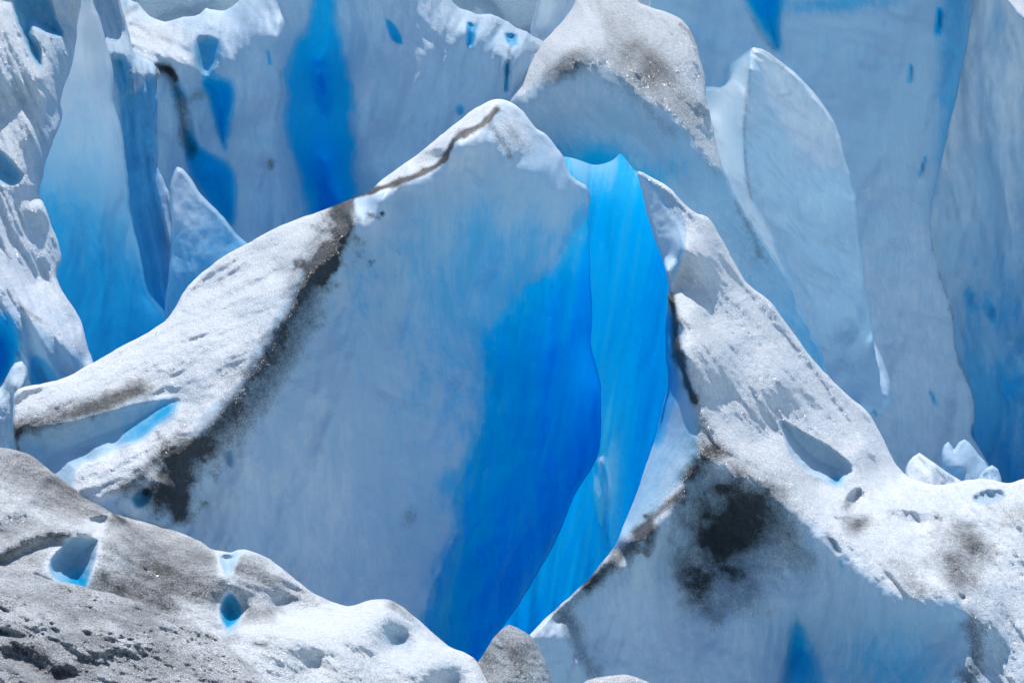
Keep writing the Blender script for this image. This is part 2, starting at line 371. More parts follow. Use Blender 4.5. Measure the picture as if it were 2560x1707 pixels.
body('ice_wall', 'tall smooth pale ice wall filling the back right with narrow blue slits', 'ice wall',
  [(1480,-60),(2420,-60),(2425,60),(2400,200),(2355,400),(2330,520),(2331,600),(2340,650),(2362,722),(2384,780),(2386,850),(2401,910),(2430,980),(2437,1040),(2428,1085),(2442,1110),(2485,1190),(2520,1330),(2540,1600),(1480,1600)],
  ctl=[(1600,0,67),(1800,100,66.5),(1945,200,66),(2000,50,66.3),(2150,300,66),(2300,100,67.2),(2330,400,68),(2300,700,66.6),(2370,800,67.2),(2150,800,65),(2100,1100,63.8),(2400,1100,65.6),(2300,1000,64.8),(2480,1250,65),(1700,500,66),(1700,1000,64),(2330,580,67.5),(2200,550,66),(2410,0,68.8),(1500,1300,62),(2000,600,65.6)],
  dep=[fl(105,500,130,.8,seed=14),fl(25,260,70,.35,seed=15),fl(100,200,34,.1,seed=16,octv=5),bowl([(1850,-60),(1945,-60),(1948,40),(1944,122),(1925,98),(1900,55),(1878,15)],3,30),
       bowl([(2343,20),(2357,25),(2352,65),(2341,85)],.6,7),bowl([(2272,160),(2282,165),(2280,205),(2270,210)],.4,7),line([(2380,800),(2340,790),(2320,780)],10,.25),
       bowl([(2306,390),(2317,395),(2305,440),(2296,430)],.4,8)],
  dirt=[line([(2331,600),(2362,722),(2386,800),(2386,850),(2401,910),(2430,980),(2437,1040),(2428,1085)],3.5,.42,1.2),line([(1865,20),(1900,80),(1935,125)],8,.25,.9),blob(2370,795,30,14,0,.1)],
  ice=[const(.19),blob(1800,350,140,260,0,.08),grad(1900,300,2330,1000,.0,-.12),poly([(1850,-60),(1945,-60),(1948,40),(1944,122),(1925,98),(1900,55),(1878,15)],.55,44,8),line([(2349,28),(2344,80)],7,.5),line([(2276,165),(2274,205)],4,.35),line([(2312,395),(2300,440)],5,.3),line([(2327,980),(2338,1008)],4,.5),
       blob(2100,10,160,22,-4,.22),poly([(2360,-60),(2420,-60),(2410,300),(2330,560),(2340,300)],.2,60),blob(2190,170,200,120,20,.04)],
  rough=[const(-.1)], step=7, T=6, Tl=200, R=14, bend=.5, seed=2, dz=14, c=30, group=None,
  parts=[('blue_crevice',[(1850,-60),(1945,-60),(1948,40),(1944,122),(1925,98),(1900,55),(1878,15)],None,'dark blue crevice at the top of the wall')], main='ice_face')

body('ice_wall', 'bluest wall at the right edge of the glacier with small pitted hollows', 'ice wall',
  [(2270,-60),(2640,-60),(2640,1600),(2270,1600)],
  ctl=[(2300,0,70),(2560,0,68.5),(2400,300,69.5),(2600,400,67.5),(2400,700,70.2),(2600,800,67.2),(2450,1100,68.5),(2600,1200,66),(2300,1300,67),(2500,500,69),(2500,900,68.4)],
  dep=[fl(84,260,40,.5,seed=24),fl(95,90,26,.16,seed=25,octv=5),bowl([(2412,740),(2440,730),(2428,762),(2420,765)],.6,10),bowl([(2465,765),(2490,770),(2480,800),(2470,795)],.6,10),
       bowl([(2520,850),(2560,840),(2555,890),(2530,880)],.7,14),bowl([(2515,960),(2600,930),(2620,1010),(2540,1010)],.8,20)],
  ice=[grad(2350,200,2560,1150,.10,.36),fl(85,160,46,.16,seed=26),line([(2418,730),(2432,765)],9,.16,.8),line([(2470,760),(2484,800)],9,.16,.8),blob(2530,970,50,30,-30,.15,.8),blob(2490,60,12,60,0,.25),blob(2510,1120,60,150,0,.15)],
  rough=[const(-.05)], step=6, T=5, Tl=200, R=14, seed=3, dz=14, c=30)
body('snow_ledge', 'small sunlit snow ledge in the top right corner above the blue wall', 'snow ledge',
  [(2495,-60),(2510,-8),(2535,25),(2560,55),(2600,95),(2660,110),(2660,-60)],
  ctl=[(2500,-50,64),(2650,-50,66),(2560,20,62),(2640,90,61),(2550,45,61)], dep=[fl(50,90,22,.25,seed=31)], ice=[const(.06)], rough=[const(.4)], step=5, T=3, R=12, mat=M_SNOW, seed=4, dz=14)
body('ice_slab', 'pale streaked slab standing behind the tall central peak', 'ice slab',
  [(1352,-60),(1344,0),(1330,60),(1325,88),(1350,112),(1400,170),(1550,200),(1620,-60)],
  ctl=[(1350,0,60),(1340,80,60),(1450,50,59),(1400,150,59.2),(1550,0,59)], dep=[fl(100,160,16,.22,seed=41)], ice=[const(.06)], rough=[const(-.1)], step=5, T=.6, R=10, mat=M_GLOW, seed=5, dz=8)

# ------------------------------------------------------------------ left seracs
body('ice_fin', 'tall fluted grey blue fin with a snowy ragged edge, second from the left', 'ice fin',
  [(215,-60),(292,-60),(300,0),(322,80),(338,135),(383,155),(391,180),(393,260),(396,350),(396,420),(412,455),(428,505),(430,560),(442,640),(450,800),(430,1000),(200,1000),(200,400)],
  ctl=[(230,0,58),(290,0,58),(300,150,56.8),(380,200,56.6),(280,300,56.4),(390,400,56.3),(330,450,55.8),(420,600,55.6),(350,700,55.2),(430,800,55),(300,950,54.5),(250,600,56)],
  lines=[[(322,85,58.4),(345,140,57.6),(388,160,57.2)],[(280,135,56.4),(300,138,56.0),(325,150,56.1),(345,225,55.9),(350,245,55.9)],[(330,200,56.1),(385,190,56.2)]],
  dep=[fl(80,200,15,.30,seed=51,octv=4),fl(70,70,10,.14,blob(330,90,70,160,-10,1),seed=52),line([(380,420),(392,470),(415,560),(428,610)],8,-.4),line([(365,520),(385,600),(400,680)],7,-.3),line([(330,150),(332,300),(335,420)],10,.3)],
  dirt=[line([(393,180),(395,230)],4,.4,.8)],
  ice=[const(.2),poly([(285,150),(325,160),(335,230),(390,200),(393,400),(420,700),(420,900),(300,900),(300,300)],.22,40),blob(425,760,30,100,0,.1)],
  rough=[blob(320,100,60,130,0,.4)], step=4, T=1.5, Tl=70, R=9, bend=.8, seed=6, mat=M_FACE,
  parts=[('snow_crust',[(225,-60),(300,-60),(320,80),(345,140),(388,158),(386,205),(350,245),(335,170),(285,145),(240,40)],M_SNOW,'fluted snow on the upper edge')], main='ice_body')
body('ice_slab', 'tall smooth teal translucent slab between the snowy left serac and the fluted fin', 'ice slab',
  [(90,-60),(222,-60),(230,0),(250,50),(265,108),(283,172),(283,250),(298,300),(310,372),(318,440),(326,520),(334,560),(346,610),(360,680),(372,728),(398,762),(418,790),(420,815),(400,1000),(60,1000),(60,400)],
  ctl=[(200,0,54),(270,150,54),(290,300,53.8),(330,560,53.6),(415,800,53),(150,400,52.8),(220,300,53),(200,600,52.3),(130,800,52),(250,800,51.9),(320,900,51.8),(300,650,52.4),(100,0,54)],
  dep=[fl(95,400,80,.35,seed=61),bowl([(232,370),(243,380),(254,418),(246,424),(234,395)],.15,8)],
  ice=[const(.36),grad(390,400,140,700,-.28,.06),blob(245,400,9,24,-12,.14),grad(250,300,200,-60,0,-.14)], rough=[const(-.32)], step=5, T=.9, back=55.2, Tl=60, R=12, bend=.9, mat=M_VIVID, seed=7, rim_rag=2.5)
body('ice_fin', 'small pointed pale fin rising behind the long snow ridge', 'ice fin',
  [(424,470),(432,440),(443,416),(455,420),(480,450),(500,485),(525,507),(560,545),(592,585),(616,606),(650,650),(600,850),(420,900),(428,600)],
  ctl=[(443,425,51.2),(500,490,51),(600,600,51),(450,550,50.2),(520,640,49.8),(440,800,49),(560,780,49.2)],
  dep=[fl(75,200,40,.12,seed=71)], ice=[grad(470,430,500,700,.18,.36)], rough=[const(-.2)], step=4, T=.8, back=52.2, Tl=50, R=9, bend=.7, mat=M_THIN, seed=8)
MH = blob(100,500,150,600,0,2)
body('snow_serac', 'bright wind carved snow covered serac at the left edge with blue hollows', 'serac',
  [(-60,-60),(186,-60),(192,75),(190,105),(176,175),(160,218),(151,262),(156,293),(130,360),(115,400),(108,440),(99,480),(114,525),(131,572),(148,615),(153,648),(141,692),(165,740),(195,785),(207,822),(219,862),(232,903),(250,960),(200,1300),(-60,1300)],
  ctl=[(0,0,52),(150,0,53),(190,90,53),(160,200,52),(150,280,51.3),(110,440,49.8),(150,640,48.2),(0,300,49.3),(60,250,50),(0,560,46.6),(60,600,47),(100,700,46.8),(200,800,46.4),(228,890,45.6),(60,900,44.2),(150,930,44.3),(0,950,45.2),(100,1100,44),(-50,1200,44),(210,1200,44)],
  lines=[[(-50,690,44.9),(0,720,44.6),(50,765,44.4),(100,800,44.2),(165,852,44),(185,888,44),(232,908,44.8)],[(100,490,49.4),(95,560,48),(120,640,47.3),(140,690,47.2)],[(0,20,51.3),(60,130,50.4),(100,190,49.9),(90,300,49.2),(80,420,48.6),(110,540,47.9)]],
  dep=[fl(68,300,30,.42,MH,seed=81,octv=5,gain=.45),fl(62,90,12,.09,MH,seed=82),
       bowl([(30,-60),(110,-30),(140,50),(158,92),(112,84),(84,72),(80,86),(100,125),(106,178),(85,150),(60,100),(35,30)],2.0,18),bowl([(-60,350),(10,385),(58,440),(52,456),(25,466),(-60,420)],1.3,20),
       bowl([(60,20),(60,21),(61,20)],0,1),bowl([(-60,830),(10,810),(40,850),(36,900),(10,950),(-60,1000)],2,30),
       bowl([(75,890),(110,900),(145,950),(120,975),(80,960)],.4,16)],
  dirt=[line([(50,768),(75,785),(100,800)],6,.38,.8),blob(95,205,18,6,20,.15)],
  ice=[const(.07),poly([(30,-60),(110,-30),(140,50),(158,92),(112,84),(84,72),(80,86),(100,125),(106,178),(85,150),(60,100),(35,30)],.28,14),poly([(-60,350),(10,385),(58,440),(52,456),(25,466),(-60,420)],.25,12),  # second stamp paints the shade of the left-edge hollow as bluer ice
       poly([(-60,720),(0,735),(50,780),(165,865),(235,915),(260,1300),(-60,1300)],.12,20),poly([(-60,800),(20,790),(48,850),(36,910),(10,950),(-60,1000)],.55,36),poly([(80,890),(110,900),(145,950),(120,985),(80,970)],.25,16),
       poly([(130,60),(192,75),(176,175),(152,262),(156,293),(110,440),(99,480),(90,400),(130,200)],.08,20)],
  rough=[poly([(-60,-60),(200,-60),(190,300),(150,640),(235,900),(165,860),(-60,700)],.35,30)], step=4, T=2.5, Tl=90, R=10, bend=.45, seed=9, mat=M_SNOW, rim_rag=3,
  parts=[('ice_face',[(-60,712),(0,730),(50,772),(100,806),(165,858),(185,894),(240,912),(260,1330),(-60,1330)],M_FACE,'smooth shaded blue ice below the snow'),
         ('blue_hollow',[(30,-70),(110,-30),(140,50),(158,92),(112,84),(84,72),(80,86),(100,125),(106,178),(85,150),(60,100),(35,30)],M_FACE,None)], main='snow_slope')
body('ice_block', 'small pointed ice block at the left edge beside the long ridge tongue', 'ice block',
  [(-60,1010),(0,968),(20,935),(38,908),(55,903),(66,918),(70,940),(60,970),(45,1000),(48,1130),(-60,1150)],
  ctl=[(0,970,41.5),(45,910,41.6),(65,940,41.3),(30,960,40.9),(0,1000,40.7),(40,1000,40.8),(0,1100,40.4),(40,1120,40.4)], lines=[[(-50,1030,40.6),(0,1000,40.7),(30,960,40.8),(50,985,40.8)]],
  dep=[fl(100,60,20,.1,seed=91)], dirt=[line([(0,1000),(30,965),(45,985)],6,.25,.8)], ice=[const(.14)], rough=[const(.1)], step=4, T=1.2, R=9, seed=10, mat=M_FACE)

# ------------------------------------------------------------------ right background fin
body('ice_fin', 'large leaning leaf shaped fin with a glowing cyan left flank behind the central peak', 'ice fin',
  [(1720,260),(1768,216),(1800,220),(1822,200),(1825,165),(1850,142),(1885,118),(1905,122),(1950,152),(2005,200),(2035,232),(2062,268),(2086,305),(2100,345),(2112,390),(2126,435),(2140,500),(2147,590),(2155,640),(2161,720),(2175,772),(2184,850),(2210,905),(2227,958),(2228,1000),(2216,1024),(2190,1043),(2182,1030),(2160,1060),(2100,1150),(1960,1150),(1720,700)],
  ctl=[(1775,230,61.8),(1800,300,61.6),(1800,450,61.4),(1830,180,61),(1950,200,60.4),(2000,300,60.2),(2080,320,60.8),(1950,400,59.6),(2050,500,60),(2130,500,60.6),(2000,600,59.3),(2100,700,59.6),(2150,700,60.2),(2050,800,59),(2100,850,59.3),(2175,850,61.6),(2110,835,60.6),(2150,945,58.6),(2100,930,58.2),(2200,940,59.6),(2100,1000,57.8),(2190,1035,57.8),(2215,1000,58.6),(2160,1000,57.4),(2000,950,58),(2050,1100,57.5),(1900,500,59.7),(1880,650,60),(1780,650,60)],
  lines=[[(2105,930,58.2),(2120,880,59.2),(2160,840,60.3)],[(1890,122,60.2),(1872,180,59.7),(1862,250,59.5),(1860,330,59.5),(1866,420,59.5),(1880,490,59.5),(1915,560,59.4),(1950,680,59.2),(2000,800,58.9)],
         [(1905,200,59.8),(1960,300,59.9),(2030,380,59.8),(2090,450,59.9)],[(2100,900,59.2),(2140,850,59.4),(2180,835,60.2)]],
  dep=[fl(50,200,50,.5,seed=101),fl(60,70,18,.14,blob(2150,900,70,60,0,1),seed=102,octv=4),fl(55,120,40,.1,seed=103),
       line([(1925,200),(1945,235),(1970,232)],6,.25)],
  dirt=[line([(1875,175),(1860,330),(1872,470),(1880,500)],5,.28,1),line([(1890,122),(1920,138),(1960,170)],6,.3,.9)],
  ice=[const(.17),poly([(1720,240),(1800,225),(1862,150),(1868,250),(1858,330),(1868,470),(1915,560),(1965,700),(2010,820),(1940,760),(1720,500)],-.14,16),const(0),poly([(1890,120),(2000,200),(2090,310),(2110,400),(2060,420),(1960,330),(1920,250),(1900,160)],-.1,24)],  # flank and upper edge painted paler to brighten their glow
  rough=[const(-.15),blob(2150,900,80,60,0,.4)], step=4, T=.8, back=69.6, Tl=60, R=12, bend=.9, mat=M_VIVID, dz=7, seed=11,
  parts=[('shaded_face',[(1885,100),(1910,110),(2100,260),(2300,500),(2300,1100),(2100,1200),(2030,900),(2010,820),(1965,700),(1915,560),(1868,470),(1858,330),(1868,250),(1874,180)],M_SNOW,'grey white shaded face'),('cyan_flank',[(1700,200),(1800,205),(1862,120),(1868,250),(1858,330),(1868,470),(1915,560),(1965,700),(2010,820),(1940,800),(1700,600)],M_VIVID,'bright translucent cyan side')], main='ice_body')

# ------------------------------------------------------------------ central peak
body('ice_peak', 'tallest central peak with gritty glittering snow on its summit slopes', 'ice peak',
  [(1200,330),(1262,255),(1292,222),(1312,182),(1345,122),(1385,76),(1425,32),(1440,0),(1460,-40),(1580,-40),(1592,2),(1622,17),(1680,36),(1714,60),(1733,95),(1745,130),(1760,182),(1768,250),(1785,330),(1800,400),(1815,440),(1850,510),(1902,590),(1960,680),(2000,775),(2060,900),(2100,1200),(1300,1200),(1200,600)],
  ctl=[(1400,300,54.7),(1330,300,54.9),(1500,300,54),(1600,350,53.5),(1500,450,54.4),(1600,500,53.6),(1700,500,53),(1800,600,52.8),(1750,700,52.6),(1900,750,52.5),(1850,900,52.3),(1600,800,53),(1600,1100,52),(1450,700,54),(1250,500,55),(1300,900,54),(2050,1100,52),(1640,120,55.4),(1560,90,55.9)],
  lines=[[(1225,300,55.6),(1290,218,56.2),(1345,124,57.4),(1425,36,58.4),(1500,-30,59),(1590,4,58.4),(1680,40,57.2),(1733,98,56),(1760,185,55.2),(1785,330,54.2),(1815,440,53.4),(1902,592,53),(1985,750,53),(2060,900,53)],
         [(1265,262,55.2),(1300,235,54.9),(1360,198,54.5),(1430,130,54.2),(1480,160,54),(1540,178,53.7),(1600,230,53.3),(1660,270,52.9),(1720,340,52.7),(1770,420,52.5)],
         [(1512,10,58.2),(1480,60,56.6),(1440,118,54.6)]],
  dep=[fl(55,260,60,.3,seed=111),fl(48,120,22,.13,poly([(1430,130),(1520,0),(1600,0),(1740,100),(1790,400),(1700,330),(1540,180)],1,40),seed=112,octv=5),fl(60,140,36,.16,blob(1850,650,120,160,30,1),seed=113),
       bowl([(1690,60),(1705,58),(1722,95),(1712,100),(1695,80)],.2,8)],
  dirt=[blob(1405,175,60,28,-38,.62,.9),line([(1450,165),(1540,200),(1600,255),(1680,330)],26,.22,.9),blob(1640,165,95,36,46,.62,.8),blob(1520,60,60,18,60,.22,.8),blob(1600,200,110,26,38,.34,.8),const(.0),line([(1700,62),(1722,80),(1735,110)],5,.4,.6),blob(1720,300,30,90,-20,.2,.8),line([(1840,505),(1880,580),(1900,640)],10,.25,1),blob(1560,90,80,60,40,.12),blob(1870,640,60,90,-30,.15,.9)],
  ice=[const(.26),grad(1500,180,1440,420,-.16,.06),blob(1350,270,110,50,0,-.10),blob(1490,440,80,60,30,.32),blob(1600,480,60,60,0,.2),poly([(1440,470),(1480,380),(1545,400),(1535,520),(1560,700),(1400,700)],.2,60),poly([(1292,222),(1440,0),(1600,-40),(1745,100),(1800,420),(1690,300),(1600,232),(1540,180),(1430,132),(1300,238)],-.2,16),blob(1700,400,60,60,0,.08),blob(1800,600,110,220,-28,-.22)],  # glow below the crest painted as paler ice fading to blue
  rough=[poly([(1292,222),(1440,-40),(1600,-40),(1745,100),(1800,440),(1690,300),(1600,232),(1540,180),(1430,170),(1300,238)],.65,24),blob(1820,600,80,200,-30,.15)],
  step=4, T=3, Tl=120, R=10, bend=.4, seed=12, dz=5.5, back=66, mat=M_GLOW, rim_rag=2.5, c=48,
  parts=[('blue_base',[(1380,420),(1450,400),(1520,420),(1560,380),(1620,430),(1720,520),(1760,700),(1400,760)],M_VIVID,'azure ice at the foot of the peak'),('snow_slope',[(1255,262),(1292,210),(1440,-60),(1600,-60),(1745,90),(1775,250),(1800,420),(1770,400),(1690,300),(1600,232),(1540,182),(1440,150),(1400,180),(1300,240)],M_SNOW,'gritty sparkling snow on the summit')], main='ice_face')

# ------------------------------------------------------------------ the blue crevasse
body('crevasse_wall', 'vivid electric blue inner ice of the crevasse between the two snow ridges', 'crevasse wall',
  [(1330,470),(1360,410),(1400,392),(1440,398),(1480,412),(1515,408),(1536,398),(1550,384),(1568,402),(1590,428),(1630,450),(1660,490),(1680,520),(1740,600),(1760,800),(1760,1000),(1720,1300),(1540,1500),(1380,1700),(1300,1850),(900,1850),(1000,1650),(1150,1450),(1300,1200),(1380,900),(1420,650)],
  ctl=[(1250,1650,41.4),(1100,1780,40.4),(1400,1450,42.9),(1300,1450,42.9),(1450,1300,44.1),(1500,1100,45.4),(1520,900,46.6),(1540,700,47.3),(1550,450,48.4),(1440,360,48.9),(1400,450,48.5),(1520,360,48.9),(1300,260,49.6),(1360,240,49.8),(1440,600,47.6),(1420,900,46.8),(1350,1200,45.2),(1700,700,47),(1700,1000,45.2),(1640,1150,44.2),(1560,1300,43.6),(1600,900,46.3),(1600,600,47.5),(1620,1300,43.2)],
  dep=[fl(99,420,17,.05,seed=121,octv=4),fl(103,600,90,.30,seed=122,octv=3),line([(1500,1150),(1518,1220),(1512,1300),(1520,1370)],7,-.2)],
  ice=[const(.60),grad(1450,390,1490,560,-.22,0),grad(1640,440,1580,560,-.10,0),blob(1556,400,18,60,0,.16),poly([(1300,300),(1480,380),(1540,365),(1534,470),(1480,490),(1300,480)],-.10,8),fl(100,420,13,.20,seed=128,octv=5),fl(95,300,60,.10,seed=129,octv=3),blob(1520,1180,40,230,-4,-.40),blob(1640,900,36,300,4,.14),blob(1600,1120,30,200,8,.1),blob(1660,800,22,240,3,.07),grad(1350,1400,1200,1650,0,.10),poly([(1480,1165),(1490,1188),(1503,1222),(1508,1245),(1502,1312),(1490,1262)],-.42,8),line([(1495,1200),(1420,1330),(1340,1460),(1270,1560)],10,-.14,.6),line([(1450,1280),(1380,1420),(1330,1500)],7,-.12,.6),line([(1470,1330),(1430,1450),(1400,1500)],16,-.1,.6),blob(1505,1150,22,10,0,-.18)],  # pale core and streaks paint in the light coming through the ice
  rough=[const(-.35)], step=5, T=2.6, back=52.8, Tl=120, R=8, bend=.1, seed=13, mat=M_VIVID, rim_rag=1, c=90, lump=.0)

# ------------------------------------------------------------------ main left ridge
CAVE=[(38,1085),(60,1070),(150,1062),(250,1038),(340,1010),(425,995),(452,1000),(400,1052),(352,1098),(312,1112),(240,1150),(195,1178),(150,1240),(60,1260),(34,1160)]
BLUE=[(1500,480),(1480,530),(1430,590),(1400,640),(1370,690),(1300,730),(1240,800),(1215,850),(1210,950),(1205,1080),(1150,1200),(1130,1260),(1140,1330),(1110,1400),(1075,1480),(1060,1580),(1080,1850),(1300,1850),(1600,1200),(1560,700)]
SL=[(35,975),(165,935),(330,840),(440,755),(560,630),(700,555),(920,470),(955,445),(1040,385),(1180,275),(1235,248),(1200,308),(1130,348),(1110,400),(1040,440),(930,485),(870,500),(840,580),(761,661),(715,753),(627,887),(590,960),(509,1024),(459,1086),(402,1139),(330,1190),(300,1230),(200,1250),(190,1165),(240,1150),(310,1115),(352,1100),(400,1052),(452,1000),(340,985),(250,1000),(100,1050),(45,1075)]
body('ice_ridge', 'largest ridge in the middle with long sunlit slope, black dirt crest and huge shaded face', 'ice ridge',
  [(35,985),(60,968),(110,957),(165,943),(240,902),(330,852),(380,825),(420,795),(440,765),(470,715),(520,670),(560,640),(620,608),(700,565),(800,528),(880,498),(920,480),(955,450),(1040,388),(1110,332),(1180,278),(1230,251),(1265,250),(1300,272),(1342,322),(1362,334),(1400,380),(1422,428),(1440,450),(1466,466),(1476,490),(1472,530),(1473,600),(1476,700),(1481,800),(1477,868),(1490,910),(1501,960),(1503,1020),(1501,1100),(1494,1140),(1474,1180),(1440,1230),(1415,1290),(1385,1360),(1340,1440),(1290,1520),(1240,1590),(1200,1660),(1170,1800),(200,1800),(30,1500),(38,1130),(33,1080)],
  ctl=[(900,620,41),(900,800,40.3),(850,1000,39.3),(750,1200,38.3),(600,1350,37.1),(500,1300,36.8),(1000,500,41.7),(1150,450,42.1),(1000,800,41.1),(1150,650,42.2),(1300,700,43.3),(1200,900,42.5),(1100,1100,41.2),(1000,1300,40),(1100,1500,39.6),(900,1450,38.9),(1350,1000,43.7),(1300,1200,42.8),(1200,1400,41.4),(1450,1000,44.5),(1400,800,44.3),(1400,600,43.9),
       (1290,370,42.5),(1335,430,42.4),(1300,500,42.7),(1400,480,43.2),(600,800,40.3),(500,850,40.1),(400,920,39.5),(700,680,41.4),(850,545,41.8),(450,950,39.2),(300,1110,37.4),(200,1140,37),(100,1110,37.2),(300,950,39.2),(700,1550,37),(400,1500,35.8),(200,1500,35.5),(900,1750,37.8),(1150,1700,39.4)],
  lines=[[(35,985,38.4),(100,962,38.9),(165,946,39.4),(240,905,40.1),(330,855,41.1),(440,768,42.5),(560,643,43.4),(700,568,43.6),(800,531,43.4),(920,483,42.9),(1040,392,43.2),(1180,282,43.6),(1260,255,43.8),(1340,322,43.9),(1425,432,44),(1472,492,44.3),(1473,640,44.8),(1479,800,45),(1498,960,45),(1498,1100,44.6),(1450,1215,43.6),(1400,1350,42.6),(1300,1500,41.6),(1200,1650,40.6)],
         [(1225,290,42.7),(1200,310,42.5),(1130,350,42.1),(1110,400,41.9),(1040,440,41.7),(930,487,41.6),(870,530,41.2),(820,600,40.7),(761,661,40.1),(715,753,39.4),(627,887,38.3),(590,960,37.8),(509,1024,37.2),(459,1086,36.7),(402,1139,36.2),(330,1190,35.7),(300,1230,35.5),(270,1300,35.2)],
         [(800,730,40.15),(730,880,39.1),(650,1010,38),(560,1120,37.3),(470,1240,36.6)],
         [(1225,290,42.7),(1260,360,42.5),(1330,435,42.5)],
         [(40,1062,37.5),(100,1046,37.6),(250,1000,38.2),(345,975,38.8)],
         [(200,1168,36.4),(245,1148,36.6),(312,1114,37),(352,1100,37.2),(402,1052,37.8),(450,1005,38.5)]],
  dep=[bowl(CAVE,1.1,60),fl(105,360,110,.5,poly([(860,560),(1200,320),(1480,480),(1300,1500),(1000,1750),(450,1400),(560,1150),(760,700)],1,80),seed=131,octv=4,gain=.38),fl(88,500,40,.22,poly(BLUE,1,60),seed=132,octv=4),
       fl(-28,240,44,.26,poly(SL,1,40),seed=133,octv=5),fl(-25,70,16,.07,poly(SL,1,30),seed=134),
       bowl([(1020,395),(1060,375),(1110,372),(1112,392),(1085,425),(1030,435)],.5,14),bowl([(672,700),(690,690),(700,695),(695,705),(680,715)],.22,8),
       bowl([(440,860),(500,835),(560,820),(520,850),(470,862)],.25,12),bowl([(780,600),(820,580),(812,600),(790,610)],.2,8),
       line([(1170,430),(1200,460)],8,.1),line([(940,965),(1000,1003),(1060,1012)],14,.09,.5),bowl([(552,1128),(575,1125),(582,1150),(575,1168),(560,1150)],.3,8),
       blob(815,560,26,60,30,-.35,.5),line([(700,800),(640,920),(560,1040),(470,1130)],30,-.12),
       bowl([(328,1245),(345,1225),(372,1220),(382,1232),(370,1255),(345,1270)],.8,14),blob(415,1215,34,18,20,-.45),fl(30,60,20,.16,blob(400,1250,110,70,0,1),seed=135)],
  dirt=[line([(1240,275),(1205,312),(1135,350),(1112,398),(1060,432),(980,462),(880,492),(845,505)],7,1.15,.9),line([(860,500),(865,545),(850,600),(820,650),(795,670)],26,1.1,1.1),line([(800,650),(770,740),(720,860),(650,980),(560,1080),(480,1150),(430,1230)],50,.52,.5),
        line([(795,650),(740,760),(660,900),(560,1040),(480,1120),(400,1180)],20,.38,.8),line([(460,1110),(440,1180),(450,1280)],34,.55,.8),line([(402,1139),(360,1180),(310,1220)],22,.5,.8),
        line([(50,1072),(150,1045),(260,1012),(350,975)],23,.66,.6),line([(45,1075),(40,1110),(50,1140)],8,.5,.7),blob(260,1000,90,22,-22,.35,.6),blob(210,1130,60,26,-10,.25,.7),blob(400,1240,80,50,20,.42,.8),blob(330,1100,40,14,-40,.15),
        blob(1290,340,60,16,50,.28,.9),line([(1215,300),(1260,360),(1275,390)],12,.38,.9),blob(940,650,50,90,-30,.12,.9),blob(1025,1290,22,26,0,.28,.6),blob(1000,1380,60,60,0,.12,.9),blob(830,1000,60,200,20,.06,.9),line([(960,980),(1030,1010),(1070,1010)],7,.15,.8),blob(1150,965,30,14,30,.15,1),
        poly([(620,850),(560,1000),(440,1100),(380,1130),(480,980)],.12,50)],
  ice=[const(.22),grad(950,900,620,1250,0,-.12),grad(1150,320,1250,620,-.12,0),blob(1150,760,200,320,-15,.15,.6),blob(1000,1350,130,260,10,.05,.8),poly(SL,-.24,26),fl(101,420,16,.16,poly(BLUE,1,120),seed=137,octv=5),poly(BLUE,.36,130,46),poly([(p[0]+70,p[1]+30) for p in BLUE],.10,110,30),blob(1450,1250,60,160,25,-.2),blob(1330,1480,60,160,25,-.2),line([(1495,1120),(1420,1230),(1350,1350),(1270,1480),(1200,1620)],22,.10,.5),line([(1400,1180),(1330,1300),(1260,1420),(1215,1560)],9,-.14,.6),line([(1330,1230),(1290,1330),(1240,1450)],7,-.12,.6),const(0),blob(1080,420,100,70,0,-.06),blob(930,560,70,60,0,-.08),blob(420,1035,36,26,-50,.42),blob(360,1070,60,24,-35,.3),poly(CAVE,.14,34),blob(1380,450,60,40,40,.05),
       blob(1250,600,160,90,60,.08),line([(575,1130),(578,1165)],7,.2),poly([(328,1245),(345,1225),(372,1220),(382,1232),(370,1255),(345,1270)],.25,10),blob(420,1218,34,18,20,.1),fl(100,300,70,.06,seed=139)],
  rough=[poly(SL,.6,30),const(-.22),line([(860,500),(800,650),(720,860),(560,1080),(440,1200)],45,.5),blob(1290,350,70,50,40,.7),blob(200,1030,200,40,-18,.3)],
  step=4, T=3, Tl=140, R=10, bend=.35, seed=14, mat=M_FACE, rim_rag=2.2,
  parts=[('blue_ice_face',BLUE,M_VIVID,'vivid blue side of the ice face falling into the crevasse'),('ice_cave',CAVE,None,'shaded blue undercut below the snow tongue'),('snow_slope',SL,M_SNOW,'sunlit sparkling snow slope')], main='ice_face')

# ------------------------------------------------------------------ right ridge
HOL=[(1952,1052),(2010,1082),(2075,1118),(2122,1155),(2133,1180),(2112,1200),(2095,1217),(2065,1200),(2020,1182),(1985,1150),(1965,1108)]
CR=[(1745,1140,38.4),(1790,1152,38.2),(1850,1178,38),(1920,1222,37.6),(2050,1322,37),(2150,1412,36.3),(2250,1492,35.6),(2320,1503,35.2),(2380,1494,35),(2415,1530,34.8),(2428,1600,34.6),(2405,1700,34.3),(2390,1790,34.2)]
LS=[(1600,425),(1720,495),(1780,540),(1850,655),(1970,795),(2130,985),(2240,1135),(2270,1180),(2640,1180),(2640,1800),(2380,1800),(2405,1700),(2428,1600),(2415,1532),(2380,1496),(2320,1505),(2250,1494),(2150,1414),(2050,1324),(1920,1224),(1850,1180),(1790,1154),(1745,1142),(1742,1060),(1720,965),(1690,875),(1690,800),(1668,740),(1675,672),(1712,630),(1700,560),(1650,490)]
FR=[(1745,1140),(1790,1152),(1850,1178),(1920,1222),(2050,1322),(2150,1412),(2250,1492),(2320,1503),(2380,1494),(2415,1530),(2428,1600),(2405,1700),(2390,1800),(1260,1800),(1320,1590),(1400,1510),(1520,1390),(1620,1290),(1680,1240),(1720,1185)]
